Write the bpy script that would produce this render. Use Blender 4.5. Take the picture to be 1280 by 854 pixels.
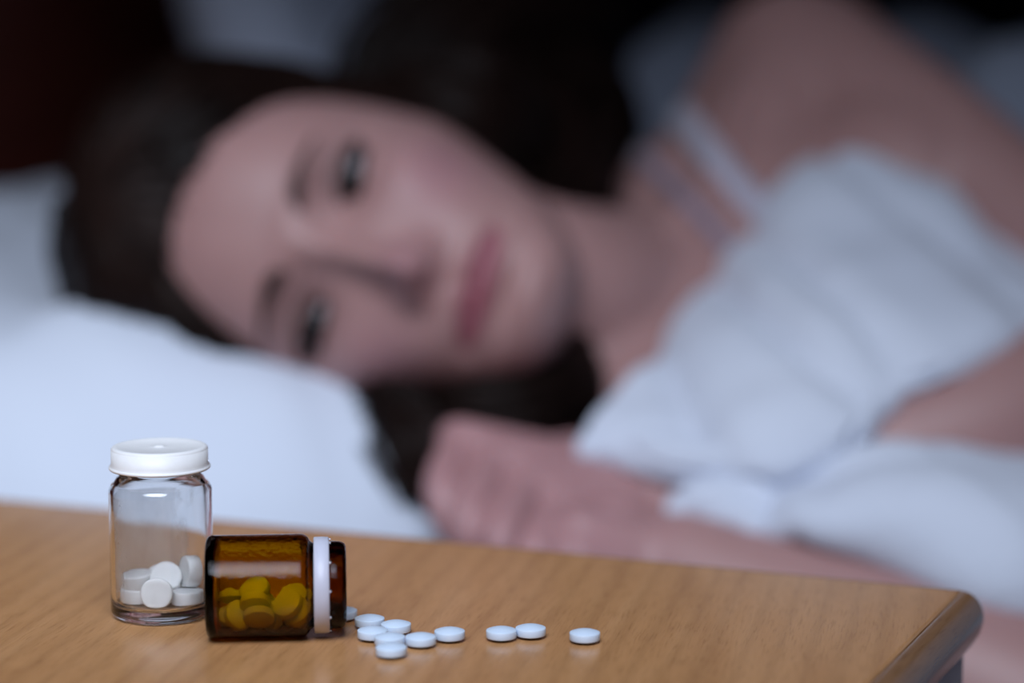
import bpy, bmesh, math, random
import numpy as np
from mathutils import Vector, Matrix, noise
from mathutils.bvhtree import BVHTree

for o in list(bpy.data.objects):
    bpy.data.objects.remove(o)
SC = bpy.context.scene
COL = SC.collection

# ------------------------------------------------------------------ camera
CAM = Vector((0.0, 0.0, 0.726))
PITCH = math.radians(8.0)
LENS, SENSOR = 85.0, 36.0
FPX = LENS / SENSOR * 1280.0
cd = bpy.data.cameras.new('camera')
cd.lens = LENS
cd.sensor_width = SENSOR
cd.sensor_fit = 'HORIZONTAL'
cd.clip_start = 0.02
cd.dof.use_dof = True
cd.dof.focus_distance = 0.682
cd.dof.aperture_fstop = 3.5
cam = bpy.data.objects.new('camera', cd)
COL.objects.link(cam)
cam.location = CAM
cam.rotation_euler = (math.radians(90) - PITCH, 0, 0)
SC.camera = cam

# ------------------------------------------------------------------ world, light, exposure
w = bpy.data.worlds.new('night_room')
SC.world = w
w.use_nodes = True
bgn = w.node_tree.nodes['Background']
bgn.inputs[0].default_value = (0.30, 0.36, 0.62, 1)
bgn.inputs[1].default_value = 0.030


def area(name, loc, target, size, energy, color):
    l = bpy.data.lights.new(name, 'AREA')
    l.shape = 'RECTANGLE'
    l.size, l.size_y = size
    l.energy = energy
    l.color = color
    ob = bpy.data.objects.new(name, l)
    COL.objects.link(ob)
    ob.location = loc
    ob.rotation_euler = (Vector(target) - Vector(loc)).to_track_quat('-Z', 'Y').to_euler()
    return ob


key = area('key_softbox', (-0.28, 0.10, 1.32), (-0.22, 0.80, 0.55), (0.95, 0.55), 2.85, (0.78, 0.86, 1.0))
key.data.spread = math.radians(55)

SC.view_settings.view_transform = 'Standard'
SC.view_settings.look = 'None'
SC.view_settings.gamma = 1.0
SC.view_settings.use_curve_mapping = False
SC.view_settings.exposure = 0.0
cy = SC.cycles
cy.max_bounces = 14
cy.transmission_bounces = 12
cy.glossy_bounces = 6
cy.diffuse_bounces = 4
cy.transparent_max_bounces = 12
cy.caustics_refractive = True
cy.caustics_reflective = False
cy.blur_glossy = 0.3
cy.sample_clamp_indirect = 40.0
cy.use_denoising = True

D_ = Vector((0, math.cos(PITCH), -math.sin(PITCH)))
UC = Vector((0, math.sin(PITCH), math.cos(PITCH)))


def ray(px, py):
    return Vector((1, 0, 0)) * ((px - 640) / FPX) + UC * ((427 - py) / FPX) + D_


def at(px, py, y):
    d = ray(px, py)
    return CAM + d * (y / d.y)


def on_plane(px, py, z):
    d = ray(px, py)
    return CAM + d * ((z - CAM.z) / d.z)


# ------------------------------------------------------------------ node materials
def newmat(name):
    m = bpy.data.materials.new(name)
    m.use_nodes = True
    nt = m.node_tree
    return m, nt, nt.nodes['Principled BSDF']


def setp(b, **k):
    for n, v in k.items():
        n = n.replace('_', ' ')
        b.inputs[n].default_value = v


def coords(nt, scale=(1, 1, 1), which='Object', rot=0.0):
    t = nt.nodes.new('ShaderNodeTexCoord')
    out = t.outputs[which]
    if rot:
        m0 = nt.nodes.new('ShaderNodeMapping')
        m0.inputs['Rotation'].default_value = (0, 0, rot)
        nt.links.new(out, m0.inputs[0])
        out = m0.outputs[0]
    mp = nt.nodes.new('ShaderNodeMapping')
    mp.inputs['Scale'].default_value = scale
    nt.links.new(out, mp.inputs[0])
    return mp.outputs[0]


def noise_n(nt, vec, scale, detail=4, rough=0.5, dist=0.0):
    n = nt.nodes.new('ShaderNodeTexNoise')
    n.inputs['Scale'].default_value = scale
    n.inputs['Detail'].default_value = detail
    n.inputs['Roughness'].default_value = rough
    n.inputs['Distortion'].default_value = dist
    nt.links.new(vec, n.inputs['Vector'])
    return n.outputs['Fac']


def ramp(nt, fac, stops):
    r = nt.nodes.new('ShaderNodeValToRGB')
    e = r.color_ramp.elements
    while len(e) < len(stops):
        e.new(0.5)
    for q, (p, c) in zip(e, stops):
        q.position = p
        q.color = (*c, 1) if len(c) == 3 else c
    nt.links.new(fac, r.inputs[0])
    return r.outputs[0]


def bump(nt, b, h, strength, dist=0.001):
    n = nt.nodes.new('ShaderNodeBump')
    n.inputs['Strength'].default_value = strength
    n.inputs['Distance'].default_value = dist
    nt.links.new(h, n.inputs['Height'])
    nt.links.new(n.outputs[0], b.inputs['Normal'])


def mixc(nt, a, b, fac, mode='MIX'):
    n = nt.nodes.new('ShaderNodeMix')
    n.data_type = 'RGBA'
    n.blend_type = mode
    for sock, v in ((n.inputs['Factor'], fac), (n.inputs['A'], a), (n.inputs['B'], b)):
        if hasattr(v, 'links') or hasattr(v, 'is_output'):
            nt.links.new(v, sock)
        elif isinstance(v, tuple):
            sock.default_value = (*v, 1) if len(v) == 3 else v
        else:
            sock.default_value = v
    return n.outputs['Result']


def wood(name, dark, mid, light, grain=(1, 1, 1), rough=0.33, coat=0.0, bstr=0.06, rot=0.0, bands=0.75, spec=0.5):
    """grain runs along the local Y axis of the object"""
    m, nt, b = newmat(name)
    v = coords(nt, (grain[0] * 60, grain[1] * 7, grain[2] * 60), rot=rot)
    n1 = noise_n(nt, v, 1.0, 6, 0.65, 0.7)
    v2 = coords(nt, (grain[0] * 1300, grain[1] * 85, grain[2] * 1300), rot=rot)
    n2 = noise_n(nt, v2, 1.0, 3, 0.6, 0.1)
    v3 = coords(nt, (grain[0] * 26, grain[1] * 2.4, grain[2] * 26), rot=rot)
    wv = nt.nodes.new('ShaderNodeTexWave')
    wv.bands_direction = 'X'
    wv.inputs['Scale'].default_value = 1.3
    wv.inputs['Distortion'].default_value = 7.0
    wv.inputs['Detail'].default_value = 3.0
    wv.inputs['Detail Scale'].default_value = 0.8
    nt.links.new(v3, wv.inputs['Vector'])
    c1 = ramp(nt, n1, [(0.25, dark), (0.5, mid), (0.78, light)])
    cw = ramp(nt, wv.outputs['Fac'], [(0.0, (0.80, 0.78, 0.76)), (0.35, (1, 1, 1)), (1.0, (1.06, 1.05, 1.04))])
    c2 = mixc(nt, c1, cw, bands, 'MULTIPLY')
    cp = ramp(nt, n2, [(0.30, (0.66, 0.62, 0.58)), (0.46, (1, 1, 1)), (0.75, (1.12, 1.12, 1.12))])
    c3 = mixc(nt, c2, cp, 0.6, 'MULTIPLY')
    nt.links.new(c3, b.inputs['Base Color'])
    setp(b, Roughness=rough, Specular_IOR_Level=spec)
    bump(nt, b, n2, bstr, 0.0006)
    return m


def cloth(name, col, col2, scale=220.0, bstr=0.25, rough=0.85, sheen=0.25):
    m, nt, b = newmat(name)
    v = coords(nt)
    n = noise_n(nt, v, 9.0, 3, 0.5)
    c = ramp(nt, n, [(0.3, col2), (0.7, col)])
    nt.links.new(c, b.inputs['Base Color'])
    h = noise_n(nt, v, scale, 4, 0.6)
    bump(nt, b, h, bstr, 0.002)
    setp(b, Roughness=rough, Sheen_Weight=sheen, Sheen_Roughness=0.4)
    return m


def plastic(name, col, rough=0.35, sss=0.0, vary=0.03):
    m, nt, b = newmat(name)
    v = coords(nt)
    n = noise_n(nt, v, 400.0, 3, 0.5)
    c = ramp(nt, n, [(0.3, tuple(x * (1 - vary) for x in col)), (0.7, col)])
    nt.links.new(c, b.inputs['Base Color'])
    bump(nt, b, n, 0.03, 0.0004)
    setp(b, Roughness=rough)
    if sss:
        setp(b, Subsurface_Weight=sss, Subsurface_Radius=(1, 1, 1), Subsurface_Scale=0.0012)
    return m


def glass(name, col, rough=0.0, haze=0.0):
    m, nt, b = newmat(name)
    setp(b, Roughness=rough, IOR=1.5, Transmission_Weight=1.0)
    b.inputs['Base Color'].default_value = (*col, 1)
    v = coords(nt)
    n = noise_n(nt, v, 90.0, 2, 0.4)
    bump(nt, b, n, 0.03, 0.002)
    if haze:
        d = nt.nodes.new('ShaderNodeBsdfDiffuse')
        d.inputs[0].default_value = (0.8, 0.8, 0.8, 1)
        mx = nt.nodes.new('ShaderNodeMixShader')
        hz = ramp(nt, noise_n(nt, coords(nt), 55.0, 4, 0.6, 0.5), [(0.4, (0.0,) * 3), (0.7, (haze,) * 3)])
        nt.links.new(hz, mx.inputs[0])
        nt.links.new(b.outputs[0], mx.inputs[1])
        nt.links.new(d.outputs[0], mx.inputs[2])
        nt.links.new(mx.outputs[0], nt.nodes['Material Output'].inputs[0])
    return m


M = {}
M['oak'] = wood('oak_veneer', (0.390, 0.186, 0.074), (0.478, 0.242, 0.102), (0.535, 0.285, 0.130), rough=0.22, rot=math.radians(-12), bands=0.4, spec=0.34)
M['oak_edge_shaded'] = wood('oak_edge_band_shaded', (0.19, 0.098, 0.050), (0.25, 0.132, 0.068), (0.30, 0.165, 0.088), rough=0.24, bands=0.3)  # edge oak darkened: shade of the side turned from the light is in its colour
M['grey_panel'] = wood('grey_lacquer_panel', (0.22, 0.23, 0.26), (0.27, 0.28, 0.31), (0.31, 0.32, 0.35), rough=0.4)
M['mahogany'] = wood('mahogany', (0.100, 0.018, 0.010), (0.140, 0.026, 0.014), (0.180, 0.036, 0.020), rough=0.5)
M['pillow'] = cloth('white_cotton_pillowcase', (0.62, 0.67, 0.77), (0.59, 0.64, 0.75))
M['pillow_lightened'] = cloth('pillowcase_lightened', (0.72, 0.78, 0.93), (0.68, 0.74, 0.90))  # rear copy of the pillowcase, colour lightened to offset the weak light there
M['duvet'] = cloth('white_cotton_duvet', (0.64, 0.68, 0.78), (0.60, 0.64, 0.75), scale=160, bstr=0.5)
M['sheet'] = cloth('blue_grey_sheet', (0.42, 0.47, 0.58), (0.38, 0.43, 0.54))
M['blanket'] = cloth('pale_blue_grey_blanket', (0.36, 0.40, 0.50), (0.31, 0.35, 0.45))
M['camisole'] = cloth('pale_lilac_camisole', (0.50, 0.47, 0.56), (0.46, 0.43, 0.52), scale=500, bstr=0.1)
M['thin_strap'] = cloth('lilac_elastic', (0.30, 0.23, 0.29), (0.26, 0.20, 0.26), scale=500, bstr=0.1)
M['wall'] = cloth('dark_brown_wall_paint', (0.030, 0.018, 0.016), (0.024, 0.014, 0.013), scale=60, bstr=0.1, sheen=0.0)
M['floor'] = wood('dark_floorboards', (0.03, 0.016, 0.01), (0.05, 0.028, 0.018), (0.07, 0.04, 0.025), rough=0.5)
M['cap'] = plastic('white_plastic_cap', (0.80, 0.80, 0.81), 0.5, 0.2)
M['ring'] = plastic('milky_plastic_ring', (0.56, 0.57, 0.68), 0.42, 0.3)
M['pill_blue'] = plastic('pale_blue_tablet_coating', (0.62, 0.73, 0.88), 0.42, 0.15)
M['pill_white'] = plastic('chalky_white_tablet', (0.94, 0.94, 0.94), 0.7, 0.1)
M['glass'] = glass('clear_glass', (0.985, 0.99, 0.99), haze=0.0)
M['amber'] = glass('amber_glass', (0.97, 0.95, 0.92), rough=0.06)
M['amber'].node_tree.nodes['Principled BSDF'].inputs['IOR'].default_value = 1.22
nt = M['amber'].node_tree
bn = [q for q in nt.nodes if q.type == 'BUMP'][0]
bn.inputs['Strength'].default_value = 0.30
bn.inputs['Distance'].default_value = 0.0004
[q for q in nt.nodes if q.type == 'TEX_NOISE'][0].inputs['Scale'].default_value = 800.0
va = nt.nodes.new('ShaderNodeVolumeAbsorption')
va.inputs['Color'].default_value = (0.885, 0.790, 0.0, 1)
va.inputs['Density'].default_value = 2700.0
nt.links.new(va.outputs[0], nt.nodes['Material Output'].inputs['Volume'])
m, nt, b = newmat('powder_residue')
setp(b, Roughness=0.9)
b.inputs['Base Color'].default_value = (0.80, 0.80, 0.82, 1)
gm = nt.nodes.new('ShaderNodeTexCoord')
sx_ = nt.nodes.new('ShaderNodeSeparateXYZ')
nt.links.new(gm.outputs['Object'], sx_.inputs[0])
nn_ = noise_n(nt, coords(nt, (1, 1, 0.4)), 130.0, 5, 0.6, 0.3)
mb = nt.nodes.new('ShaderNodeMath')
mb.operation = 'MULTIPLY_ADD'
nt.links.new(sx_.outputs[1], mb.inputs[0])
mb.inputs[1].default_value = 16.0
nt.links.new(nn_, mb.inputs[2])
ma = nt.nodes.new('ShaderNodeMath')
ma.operation = 'MULTIPLY_ADD'
nt.links.new(sx_.outputs[0], ma.inputs[0])
ma.inputs[1].default_value = -26.0
nt.links.new(mb.outputs[0], ma.inputs[2])
al_ = ramp(nt, ma.outputs[0], [(0.30, (0.015,) * 3), (0.56, (0.10,) * 3), (0.64, (0.30,) * 3), (1.0, (0.42,) * 3)])
nt.links.new(al_, b.inputs['Alpha'])
M['powder'] = m
M['hair'] = None
m, nt, b = newmat('dark_brown_hair')
n = noise_n(nt, coords(nt), 30.0, 3)
nt.links.new(ramp(nt, n, [(0.3, (0.009, 0.0042, 0.0032)), (0.7, (0.018, 0.008, 0.006))]), b.inputs['Base Color'])
setp(b, Roughness=0.45, Specular_IOR_Level=0.22)
M['hair'] = m
m, nt, b = newmat('skin')
a = nt.nodes.new('ShaderNodeVertexColor')
a.layer_name = 'tone'
v = coords(nt)
mot = ramp(nt, noise_n(nt, v, 45.0, 4, 0.6), [(0.3, (0.93, 0.90, 0.90)), (0.7, (1.05, 1.03, 1.02))])
nt.links.new(mixc(nt, a.outputs[0], mot, 0.6, 'MULTIPLY'), b.inputs['Base Color'])
bump(nt, b, noise_n(nt, v, 900.0, 3), 0.12, 0.0006)
setp(b, Roughness=0.5, Subsurface_Weight=0.12, Subsurface_Radius=(1.0, 0.35, 0.2), Subsurface_Scale=0.006)
M['skin'] = m
m, nt, b = newmat('eye_white')
nt.links.new(ramp(nt, noise_n(nt, coords(nt), 200.0), [(0.3, (0.36, 0.33, 0.36)), (0.7, (0.42, 0.39, 0.42))]), b.inputs['Base Color'])
setp(b, Roughness=0.35)
M['eye'] = m
m, nt, b = newmat('dark_iris')
nt.links.new(ramp(nt, noise_n(nt, coords(nt), 900.0), [(0.3, (0.012, 0.010, 0.012)), (0.7, (0.03, 0.024, 0.026))]), b.inputs['Base Color'])
setp(b, Roughness=0.25, Specular_IOR_Level=0.3)
M['iris'] = m


# ------------------------------------------------------------------ object helpers
def link(name, me, mat=None, parent=None, smooth=True):
    ob = bpy.data.objects.new(name, me)
    COL.objects.link(ob)
    if mat is not None and not me.materials:
        me.materials.append(mat)
    if smooth:
        me.polygons.foreach_set('use_smooth', [True] * len(me.polygons))
    if parent is not None:
        ob.parent = parent
    return ob


def pydata(name, vs, fs, mat=None, parent=None, smooth=True):
    me = bpy.data.meshes.new(name)
    me.from_pydata([tuple(v) for v in vs], [], fs)
    me.validate()
    bm = bmesh.new()
    bm.from_mesh(me)
    bmesh.ops.recalc_face_normals(bm, faces=bm.faces)
    bm.to_mesh(me)
    bm.free()
    return link(name, me, mat, parent, smooth)


def empty(name, loc=(0, 0, 0), rot=(0, 0, 0)):
    ob = bpy.data.objects.new(name, None)
    COL.objects.link(ob)
    ob.empty_display_size = 0.02
    ob.location = loc
    ob.rotation_euler = rot
    return ob


def tag(ob, label=None, cat=None, group=None, kind=None):
    for k, v in (('label', label), ('category', cat), ('group', group), ('kind', kind)):
        if v:
            ob[k] = v
    return ob


def lathe(prof, n=72, closed=False):
    """prof: (r, z) list; revolve about Z. closed: profile is a loop"""
    vs, fs = [], []
    rows = []
    for r, z in prof:
        if r < 1e-7:
            rows.append([len(vs)])
            vs.append((0, 0, z))
        else:
            row = []
            for i in range(n):
                t = 2 * math.pi * i / n
                row.append(len(vs))
                vs.append((r * math.cos(t), r * math.sin(t), z))
            rows.append(row)
    pairs = list(zip(rows[:-1], rows[1:]))
    if closed:
        pairs.append((rows[-1], rows[0]))
    for A, B in pairs:
        if len(A) == 1 and len(B) == 1:
            continue
        for i in range(n):
            j = (i + 1) % n
            if len(A) == 1:
                fs.append((A[0], B[i], B[j]))
            elif len(B) == 1:
                fs.append((A[i], B[0], A[j]))
            else:
                fs.append((A[i], B[i], B[j], A[j]))
    return vs, fs


def arc(cx, cz, r, a0, a1, k=6):
    return [(cx + r * math.cos(math.radians(a0 + (a1 - a0) * i / k)), cz + r * math.sin(math.radians(a0 + (a1 - a0) * i / k))) for i in range(k + 1)]


def mm(prof):
    return [(r / 1000, z / 1000) for r, z in prof]


def catmull(P, n):
    """P: list of vectors/arrays; n samples per span"""
    P = [np.array(p, float) for p in P]
    out = []
    for i in range(len(P) - 1):
        p0 = P[max(i - 1, 0)]
        p1, p2 = P[i], P[i + 1]
        p3 = P[min(i + 2, len(P) - 1)]
        if i == 0:
            p0 = 2 * p1 - p2
        if i == len(P) - 2:
            p3 = 2 * p2 - p1
        for k in range(n):
            t = k / n
            out.append(0.5 * ((2 * p1) + (-p0 + p2) * t + (2 * p0 - 5 * p1 + 4 * p2 - p3) * t * t + (-p0 + 3 * p1 - 3 * p2 + p3) * t ** 3))
    out.append(P[-1])
    return out


def grid_mesh(G):
    """G: list of rows of 3-vectors"""
    nu = len(G[0])
    vs = [tuple(p) for r in G for p in r]
    fs = []
    for i in range(len(G) - 1):
        for j in range(nu - 1):
            fs.append((i * nu + j, i * nu + j + 1, (i + 1) * nu + j + 1, (i + 1) * nu + j))
    return vs, fs


def box_mesh(x0, x1, y0, y1, z0, z1, bev=0.0, seg=2):
    bm = bmesh.new()
    bmesh.ops.create_cube(bm, size=1)
    for v_ in bm.verts:
        v_.co = Vector(((x0 + x1) / 2 + v_.co.x * (x1 - x0), (y0 + y1) / 2 + v_.co.y * (y1 - y0), (z0 + z1) / 2 + v_.co.z * (z1 - z0)))
    if bev:
        bmesh.ops.bevel(bm, geom=list(bm.edges), offset=bev, segments=seg, affect='EDGES', profile=0.6)
    me = bpy.data.meshes.new('box')
    bm.to_mesh(me)
    bm.free()
    return me


# ------------------------------------------------------------------ bed frame of reference
U = Vector((0.921, -0.390, 0)).normalized()      # towards the foot of the bed
V = Vector((0.390, 0.921, 0)).normalized()       # across the bed, away from the camera
TZ = 0.55                                        # top of the bedside table
MZ = 0.42                                        # top of the mattress
YAW = math.atan2(U.y, U.x)
CORNER = Vector((0.137, 0.715, 0)) + 0.004 * V + 0.0070 * U
BED0 = CORNER + 0.045 * V - 0.76 * U             # headboard, near side


def bedp(u, v, z):
    p = BED0 + U * u + V * v
    return Vector((p.x, p.y, z))


# room shell
def quad(name, pts, mat, th=None):
    ob = pydata(name, pts, [(0, 1, 2, 3)], mat, smooth=False)
    tag(ob, kind='structure')
    return ob


fl = link('floor', box_mesh(-1.2, 3.2, -2.2, 3.2, -0.05, 0.0), M['floor'], smooth=False)
fl.location = (BED0.x, BED0.y, 0)
fl.rotation_euler.z = YAW
tag(fl, 'dark wooden floor under the bed', kind='structure')
wl = link('wall_left', box_mesh(-0.22, -0.10, -2.2, 3.2, 0.0, 2.6), M['wall'], smooth=False)
wl.location = (BED0.x, BED0.y, 0)
wl.rotation_euler.z = YAW
tag(wl, 'dark brown wall behind the headboard', kind='structure')
wb = link('wall_back', box_mesh(-0.22, 3.2, 2.6, 2.7, 0.0, 2.6), M['wall'], smooth=False)
wb.location = (BED0.x, BED0.y, 0)
wb.rotation_euler.z = YAW
tag(wb, 'dark wall beyond the far side of the bed', kind='structure')

# bed
bed = empty('bed', (BED0.x, BED0.y, 0), (0, 0, YAW))
tag(bed, 'dark mahogany bed with tall headboard behind the pillows', 'bed')
link('headboard', box_mesh(-0.09, -0.045, -0.02, 1.75, 0.05, 1.05, 0.008), M['mahogany'], bed)
for k in range(4):
    link('headboard_panel', box_mesh(-0.047, -0.037, 0.04 + 0.425 * k, 0.42 + 0.425 * k, 0.46, 0.98, 0.004), M['mahogany'], bed)
link('side_rail', box_mesh(-0.045, 2.02, 0.015, 0.04, 0.14, 0.27, 0.004), M['mahogany'], bed)
link('side_rail', box_mesh(-0.045, 2.02, 1.69, 1.715, 0.14, 0.27, 0.004), M['mahogany'], bed)
link('slat_base', box_mesh(-0.045, 2.02, 0.04, 1.69, 0.17, 0.20, 0.003), M['mahogany'], bed)
for (ux, vy) in ((-0.06, 0.03), (1.98, 0.03), (-0.06, 1.70), (1.98, 1.70)):
    link('leg', box_mesh(ux - 0.025, ux + 0.025, vy - 0.012, vy + 0.012, 0.0, 0.15, 0.003), M['mahogany'], bed)
mat_o = link('mattress', box_mesh(-0.030, 1.98, 0.045, 1.685, 0.201, MZ, 0.045, 5), M['sheet'])
mat_o.location = (BED0.x, BED0.y, 0)
mat_o.rotation_euler.z = YAW
tag(mat_o, 'mattress with a blue-grey fitted sheet under the person', 'mattress')


# ------------------------------------------------------------------ bedside table
NW, ND = 0.50, 0.42
stand = empty('bedside_table', (CORNER.x, CORNER.y, 0), (0, 0, YAW))
tag(stand, 'oak bedside table with rounded edge in front of the bed', 'table')


def rrect(inset, rad, k=8):
    x0, x1, y0, y1 = -NW + inset, -inset, -ND + inset, -inset
    pts = []
    for cx, cy_, a0 in ((x1 - rad, y1 - rad, 0), (x0 + rad, y1 - rad, 90), (x0 + rad, y0 + rad, 180), (x1 - rad, y0 + rad, 270)):
        for i in range(k + 1):
            t = math.radians(a0 + 90 * i / k)
            pts.append((cx + rad * math.cos(t), cy_ + rad * math.sin(t)))
    return pts


def ringstack(rings, cap0=True, cap1=True):
    vs, fs = [], []
    n = None
    for ins, z, rad in rings:
        p = rrect(ins, rad)
        n = len(p)
        vs += [(x, y, z) for x, y in p]
    for k in range(len(rings) - 1):
        for i in range(n):
            j = (i + 1) % n
            fs.append((k * n + i, k * n + j, (k + 1) * n + j, (k + 1) * n + i))
    if cap0:
        fs.append(tuple(range(n - 1, -1, -1)))
    if cap1:
        fs.append(tuple(range((len(rings) - 1) * n, len(rings) * n)))
    return vs, fs


# veneered board (top face) and the rounded solid edge round it, a fine groove between them
vs, fs = ringstack([(0.0075, TZ - 0.016, 0.0024), (0.0075, TZ - 0.0006, 0.0024), (0.0080, TZ - 0.0001, 0.0022), (0.0084, TZ, 0.0020)])
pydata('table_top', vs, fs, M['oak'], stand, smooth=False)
prof = [(0.0073, TZ - 0.0155), (0.0073, TZ - 0.0009), (0.0070, TZ - 0.0004)]
for i in range(11):
    t = math.radians(90 - 100 * i / 10)
    prof.append((0.0060 - 0.0060 * math.cos(t), TZ - 0.0078 + 0.0075 * math.sin(t)))
prof += [(0.0010, TZ - 0.0125), (0.0030, TZ - 0.0160), (0.0073, TZ - 0.0165)]
vs, fs = ringstack([(i_, z_, max(0.0090 - i_, 0.0025)) for i_, z_ in prof] + [(0.0073, TZ - 0.0155, 0.0026)], False, False)
pydata('edge_band', vs, fs, M['oak_edge_shaded'], stand)
# carcass under the top
link('side_panel', box_mesh(-0.024, -0.006, -ND + 0.02, -0.006, 0.06, TZ - 0.0168, 0.0015), M['grey_panel'], stand)
link('side_panel', box_mesh(-NW + 0.016, -NW + 0.034, -ND + 0.02, -0.014, 0.06, TZ - 0.0168, 0.0015), M['grey_panel'], stand)
link('back_panel', box_mesh(-NW + 0.034, -0.034, -0.030, -0.018, 0.06, TZ - 0.0168, 0.001), M['grey_panel'], stand)
link('bottom_panel', box_mesh(-NW + 0.034, -0.034, -ND + 0.02, -0.030, 0.06, 0.078, 0.001), M['grey_panel'], stand)
for z0 in (0.085, 0.305):
    dr = link('drawer', box_mesh(-NW + 0.036, -0.036, -ND + 0.012, -ND + 0.03, z0, z0 + 0.215, 0.0015), M['oak_edge_shaded'], stand)
    kv, kf = lathe(mm([(0, 0), (6, 0), (6, 8), (11, 12), (12, 16), (9, 20), (0, 21)]), 24)
    kb = pydata('knob', kv, kf, M['mahogany'], dr)
    kb.rotation_euler.x = math.radians(90)
    kb.location = (-NW / 2, -ND + 0.012, z0 + 0.11)
for lx in (-0.03, -NW + 0.03):
    for ly in (-0.03, -ND + 0.04):
        link('leg', box_mesh(lx - 0.014, lx + 0.014, ly - 0.014, ly + 0.014, 0.0, 0.06, 0.002), M['grey_panel'], stand)

# ------------------------------------------------------------------ clear bottle
CB = on_plane(203.5, 768.5, TZ)
clear = empty('pill_bottle', CB, (0, 0, 0))
tag(clear, 'upright clear glass pill bottle with a white plastic cap', 'bottle')
outer = [(0, 1.3), (7, 1.2), (10.5, 0.7), (12.2, 0.0)] + arc(12.4, 2.4, 2.4, -90, 0, 6) + [(14.8, 6), (14.8, 20), (14.8, 36.6)] + arc(11.9, 36.8, 2.9, 0, 62, 6) + [(12.4, 40.8), (11.7, 41.4), (11.5, 42.2), (11.5, 47.5), (10.9, 48.0)]
inner = [(9.3, 48.0), (9.0, 47.6), (9.0, 42.4), (9.6, 41.0), (11.0, 39.8)] + arc(10.9, 36.4, 2.5, 60, 0, 5) + [(13.4, 20), (13.4, 6.8)] + arc(11.2, 5.8, 2.2, 0, -80, 6) + [(8, 3.4), (0, 3.7)]
vs, fs = lathe(mm(outer + inner), 96)
pydata('glass', vs, fs, M['glass'], clear)
capprof = [(0, 48.15), (11.7, 48.15), (11.7, 44.0), (12.0, 43.2), (14.2, 43.2)] + arc(14.05, 43.7, 0.5, -80, 80, 5) + [(14.1, 44.4), (13.85, 45.0), (13.85, 48.8)] + arc(12.85, 48.8, 1.0, 0, 90, 5) + [(11.8, 49.8), (11.4, 49.6), (3.0, 49.55), (1.6, 49.56), (1.3, 49.8), (0.9, 49.95), (0, 50.0)]
vs, fs = lathe(mm(capprof), 96)
pydata('cap', vs, fs, M['cap'], clear)


# chalky residue on the inside of the glass, thickest towards one side
vs, fs = [], []
for i in range(25):
    z_ = 6.5 + 29.5 * i / 24
    for j in range(96):
        t = 2 * math.pi * j / 96
        vs.append((0.01325 * math.cos(t), 0.01325 * math.sin(t), z_ / 1000))
for i in range(24):
    for j in range(96):
        k = (j + 1) % 96
        fs.append((i * 96 + j, i * 96 + k, (i + 1) * 96 + k, (i + 1) * 96 + j))
pydata('powder_residue', vs, fs, M['powder'], clear)


def tablet_mesh(name, R, band, dome, bev, seg=48):
    """a tablet about its centre; domed (dome>0) or flat with bevelled rims"""
    h = band / 2
    pr = [(0, -h - dome)]
    for i in range(1, 7):
        t = i / 6
        pr.append(((R - bev) * t, -h - dome * (1 - t * t)))
    pr += [(R - bev * 0.3, -h + bev * 0.25), (R, -h + bev), (R, h - bev), (R - bev * 0.3, h - bev * 0.25)]
    for i in range(6, 0, -1):
        t = i / 6
        pr.append(((R - bev) * t, h + dome * (1 - t * t)))
    pr.append((0, h + dome))
    vs, fs = lathe(mm(pr), seg)
    me = bpy.data.meshes.new(name)
    me.from_pydata(vs, [], fs)
    return me


TAB_W = tablet_mesh('white_tablet', 4.55, 4.2, 0.0, 0.45)
TAB_W.materials.append(M['pill_white'])
TAB_B = tablet_mesh('blue_tablet', 4.25, 2.1, 0.85, 0.18)
TAB_B.materials.append(M['pill_blue'])


def place_tab(name, me, c, nrm, label, group):
    ob = link(name, me)
    ob.location = c
    ob.rotation_mode = 'QUATERNION'
    ob.rotation_quaternion = Vector(nrm).normalized().to_track_quat('Z', 'Y')
    tag(ob, label, 'tablet', group)
    return ob


G1 = 'white tablets in the clear bottle'
wt = [
    ((-7.9, 0.6, 5.85), (0.02, 0.0, 1), 'white tablet lying flat on the clear bottle floor, under another at left'),
    ((-7.4, 1.0, 10.15), (-0.06, -0.10, 1), 'white tablet on top of the left stack in the clear bottle'),
    ((-0.5, -7.2, 8.05), (0.10, -0.93, 0.26), 'round-faced white tablet standing at the front of the clear bottle pile'),
    ((1.0, 1.3, 10.6), (0.12, -0.80, 0.55), 'highest white tablet, leaning behind the front one in the clear bottle'),
    ((7.4, -1.9, 5.85), (0.0, 0.0, 1), 'white tablet lying flat at the right of the clear bottle floor'),
    ((8.0, 1.8, 12.6), (-0.88, -0.45, 0.10), 'white tablet standing on edge at the right of the clear bottle'),
    ((-1.6, 7.9, 8.4), (0.25, -0.5, 0.8), 'white tablet nearly hidden at the back of the clear bottle'),
    ((1.0, 5.6, 5.4), (0.0, 0.25, 1), 'white tablet buried under the leaning one in the clear bottle'),
]
for c, nrm, lab in wt:
    place_tab('white_tablet', TAB_W, CB + Vector(c) / 1000, nrm, lab, G1)

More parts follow.
